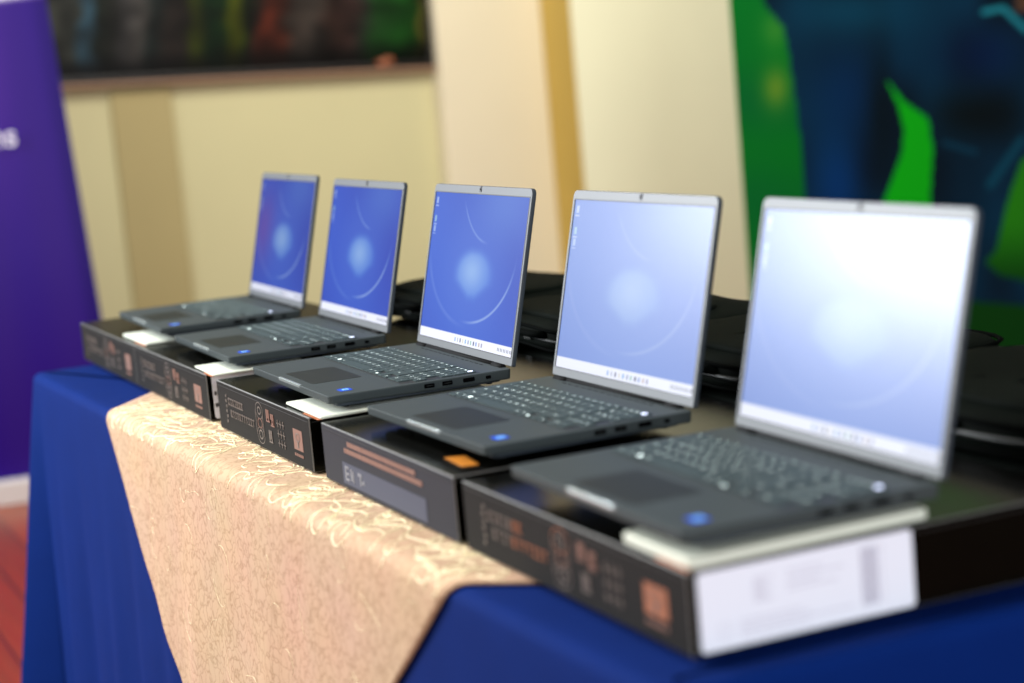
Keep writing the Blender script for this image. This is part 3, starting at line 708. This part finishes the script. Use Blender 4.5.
# ------------------------------------------------------------------ black laptop bags behind the cartons
m_nylon = mat('black_nylon', rgb(7, 12, 8), .75, spec=.04, noise=.35, nscale=18, bump=.5, bscale=600)
m_nylon2 = mat('black_webbing', rgb(4, 6, 5), .8, spec=.02)
m_zip = mat('grey_zip_teeth', rgb(30, 34, 32), .5)
m_hook = mat('steel_hook', rgb(176, 178, 176), .25, metal=1)
def make_bag(w_=.47, d_=.33, h_=.059, seed=1):
    t = empty('laptop_bag', (0, 0, 0)); rs_ = random.Random(seed)
    bm = B(); nx, ny, nz_ = 22, 14, 5
    bmesh.ops.create_cube(bm, size=1)
    bmesh.ops.subdivide_edges(bm, edges=bm.edges[:], cuts=9, use_grid_fill=True)
    for v in bm.verts:
        x, y, z = v.co * 2
        def sq(a, k): return math.copysign(abs(a) ** k, a)
        r = (abs(x) ** 8 + abs(y) ** 8 + abs(z) ** 4) ** (1 / 8.0) if max(abs(x), abs(y), abs(z)) > 0 else 1
        X, Y, Z = x / r, y / r, z / max(r, 1e-6)
        pin = 1 - .30 * smooth(.55, 1.0, max(abs(X), abs(Y)))   # edges thinner than the middle
        lump = .05 * (vnoise(X * 3.1 + 7, Y * 3.3 + 2, seed) - .5) + .05 * (vnoise(X * 8, Y * 8, seed + 3) - .5)
        Zz = Z * pin * (1 + lump * 2)
        v.co = Vector((X * w_ / 2, Y * d_ / 2, h_ / 2 + Zz * h_ / 2 ))
    obj('bag_body', bm, m_nylon, t, smooth=True, subsurf=1)
    # front pocket on the upper face
    bm = B(); bmesh.ops.create_cube(bm, size=1); bmesh.ops.subdivide_edges(bm, edges=bm.edges[:], cuts=6, use_grid_fill=True)
    for v in bm.verts:
        x, y, z = v.co * 2; r = (abs(x) ** 6 + abs(y) ** 6 + abs(z) ** 4) ** (1 / 6.0) or 1
        v.co = Vector((x / r * w_ * .40, y / r * d_ * .33 - .03, h_ * .93 + z / max(r, 1e-6) * .008 + .0015 * math.sin(x * 9 + y * 5)))
    obj('front_pocket', bm, m_nylon, t, smooth=True, subsurf=1)
    def loop(z, k):
        pts = []
        for q in range(64):
            a = 2 * math.pi * q / 64; c_, s_ = math.cos(a), math.sin(a); r = (abs(c_) ** 8 + abs(s_) ** 8) ** (-1 / 8.0)
            pts.append((c_ * r * w_ / 2 * k, s_ * r * d_ / 2 * k, z + .0015 * math.sin(a * 7 + seed)))
        return pts
    bm = B(); tube(bm, loop(h_ * .74, 1.0), .0028, 6, closed=True); tube(bm, loop(h_ * .26, 1.0), .0028, 6, closed=True); obj('piping', bm, m_nylon2, t, smooth=True)
    bm = B(); tube(bm, loop(h_ * .50, 1.004), .0030, 6, closed=True); z_ = obj('zipper', bm, m_zip, t, smooth=True)
    bm = B(); box(bm, -.012, .012, -d_ / 2 - .004, -d_ / 2 - .0015, h_ * .42, h_ * .5); obj('zipper_pull', bm, m_hook, z_)
    bm = B(); tube(bm, [(-.06, -d_ / 2 + .004, h_ * .6), (-.055, -d_ / 2 - .008, h_ * .62), (-.03, -d_ / 2 - .011, h_ * .62), (.03, -d_ / 2 - .011, h_ * .62), (.055, -d_ / 2 - .008, h_ * .62), (.06, -d_ / 2 + .004, h_ * .6)], .0055, 8)
    obj('handle', bm, m_nylon2, t, smooth=True)
    bm = B()
    pts = [(-w_ * .42, -d_ * .35, h_ * .93), (-w_ * .25, -d_ * .12, h_ * 1.0), (0, -d_ * .30, h_ * 1.04), (w_ * .2, -d_ * .05, h_ * 1.04), (w_ * .38, -d_ * .36, h_ * .95), (w_ * .46, -d_ * .44, h_ * .74)]
    fine = []
    for k in range(len(pts) - 1):
        for q in range(8):
            t_ = q / 8; t_ = t_ * t_ * (3 - 2 * t_) if False else t_; fine.append(Vector(pts[k]).lerp(Vector(pts[k + 1]), t_))
    for _ in range(6): fine = [fine[0]] + [(fine[k - 1] + fine[k] * 2 + fine[k + 1]) / 4 for k in range(1, len(fine) - 1)] + [fine[-1]]
    for a, b_ in zip(fine, fine[1:]):
        n_ = (b_ - a).cross(Vector((0, 0, 1))).normalized() * .014
        v = [bm.verts.new(p) for p in (a + n_, b_ + n_, b_ - n_, a - n_)]; bm.faces.new(v)
    st = obj('shoulder_strap', bm, m_nylon2, t, smooth=True); sm = st.modifiers.new('thick', 'SOLIDIFY'); sm.thickness = .002
    bm = B(); hx, hy, hz = w_ * .46, -d_ * .46, h_ * .80
    tube(bm, [(hx + .004, hy - .022, hz - .012), (hx, hy - .014, hz - .004), (hx - .004, hy - .004, hz + .004), (hx - .009, hy + .002, hz + .006), (hx - .013, hy, hz)], .0022, 8)
    obj('strap_hook', bm, m_hook, t, smooth=True)['label'] = 'bright steel strap hook'
    return t
pb = make_bag()
bx_ = [-1.205, -.715, -.235, .265]; BW = ['farthest laptops', 'middle laptop', 'second-nearest laptop', 'nearest laptop']
first = True
for i, x in enumerate(bx_):
    for k in range(2):
        t = pb if first else copy_tree(pb); first = False
        t.location = (x + (.012 if k else -.004), .602 + .004 * ((i * 7 + k * 3) % 3), ZT + .0022 + k * .0665); t.rotation_euler = (0, 0, (.02, -.015, .01, -.012)[i] * (1 if k else -1))
        t['category'] = 'laptop bag'; t['group'] = 'black laptop bags stacked behind the cartons'
        t['label'] = ('black nylon laptop bag on top of the pile behind the ' if k else 'black nylon laptop bag at the bottom of the pile behind the ') + BW[i]
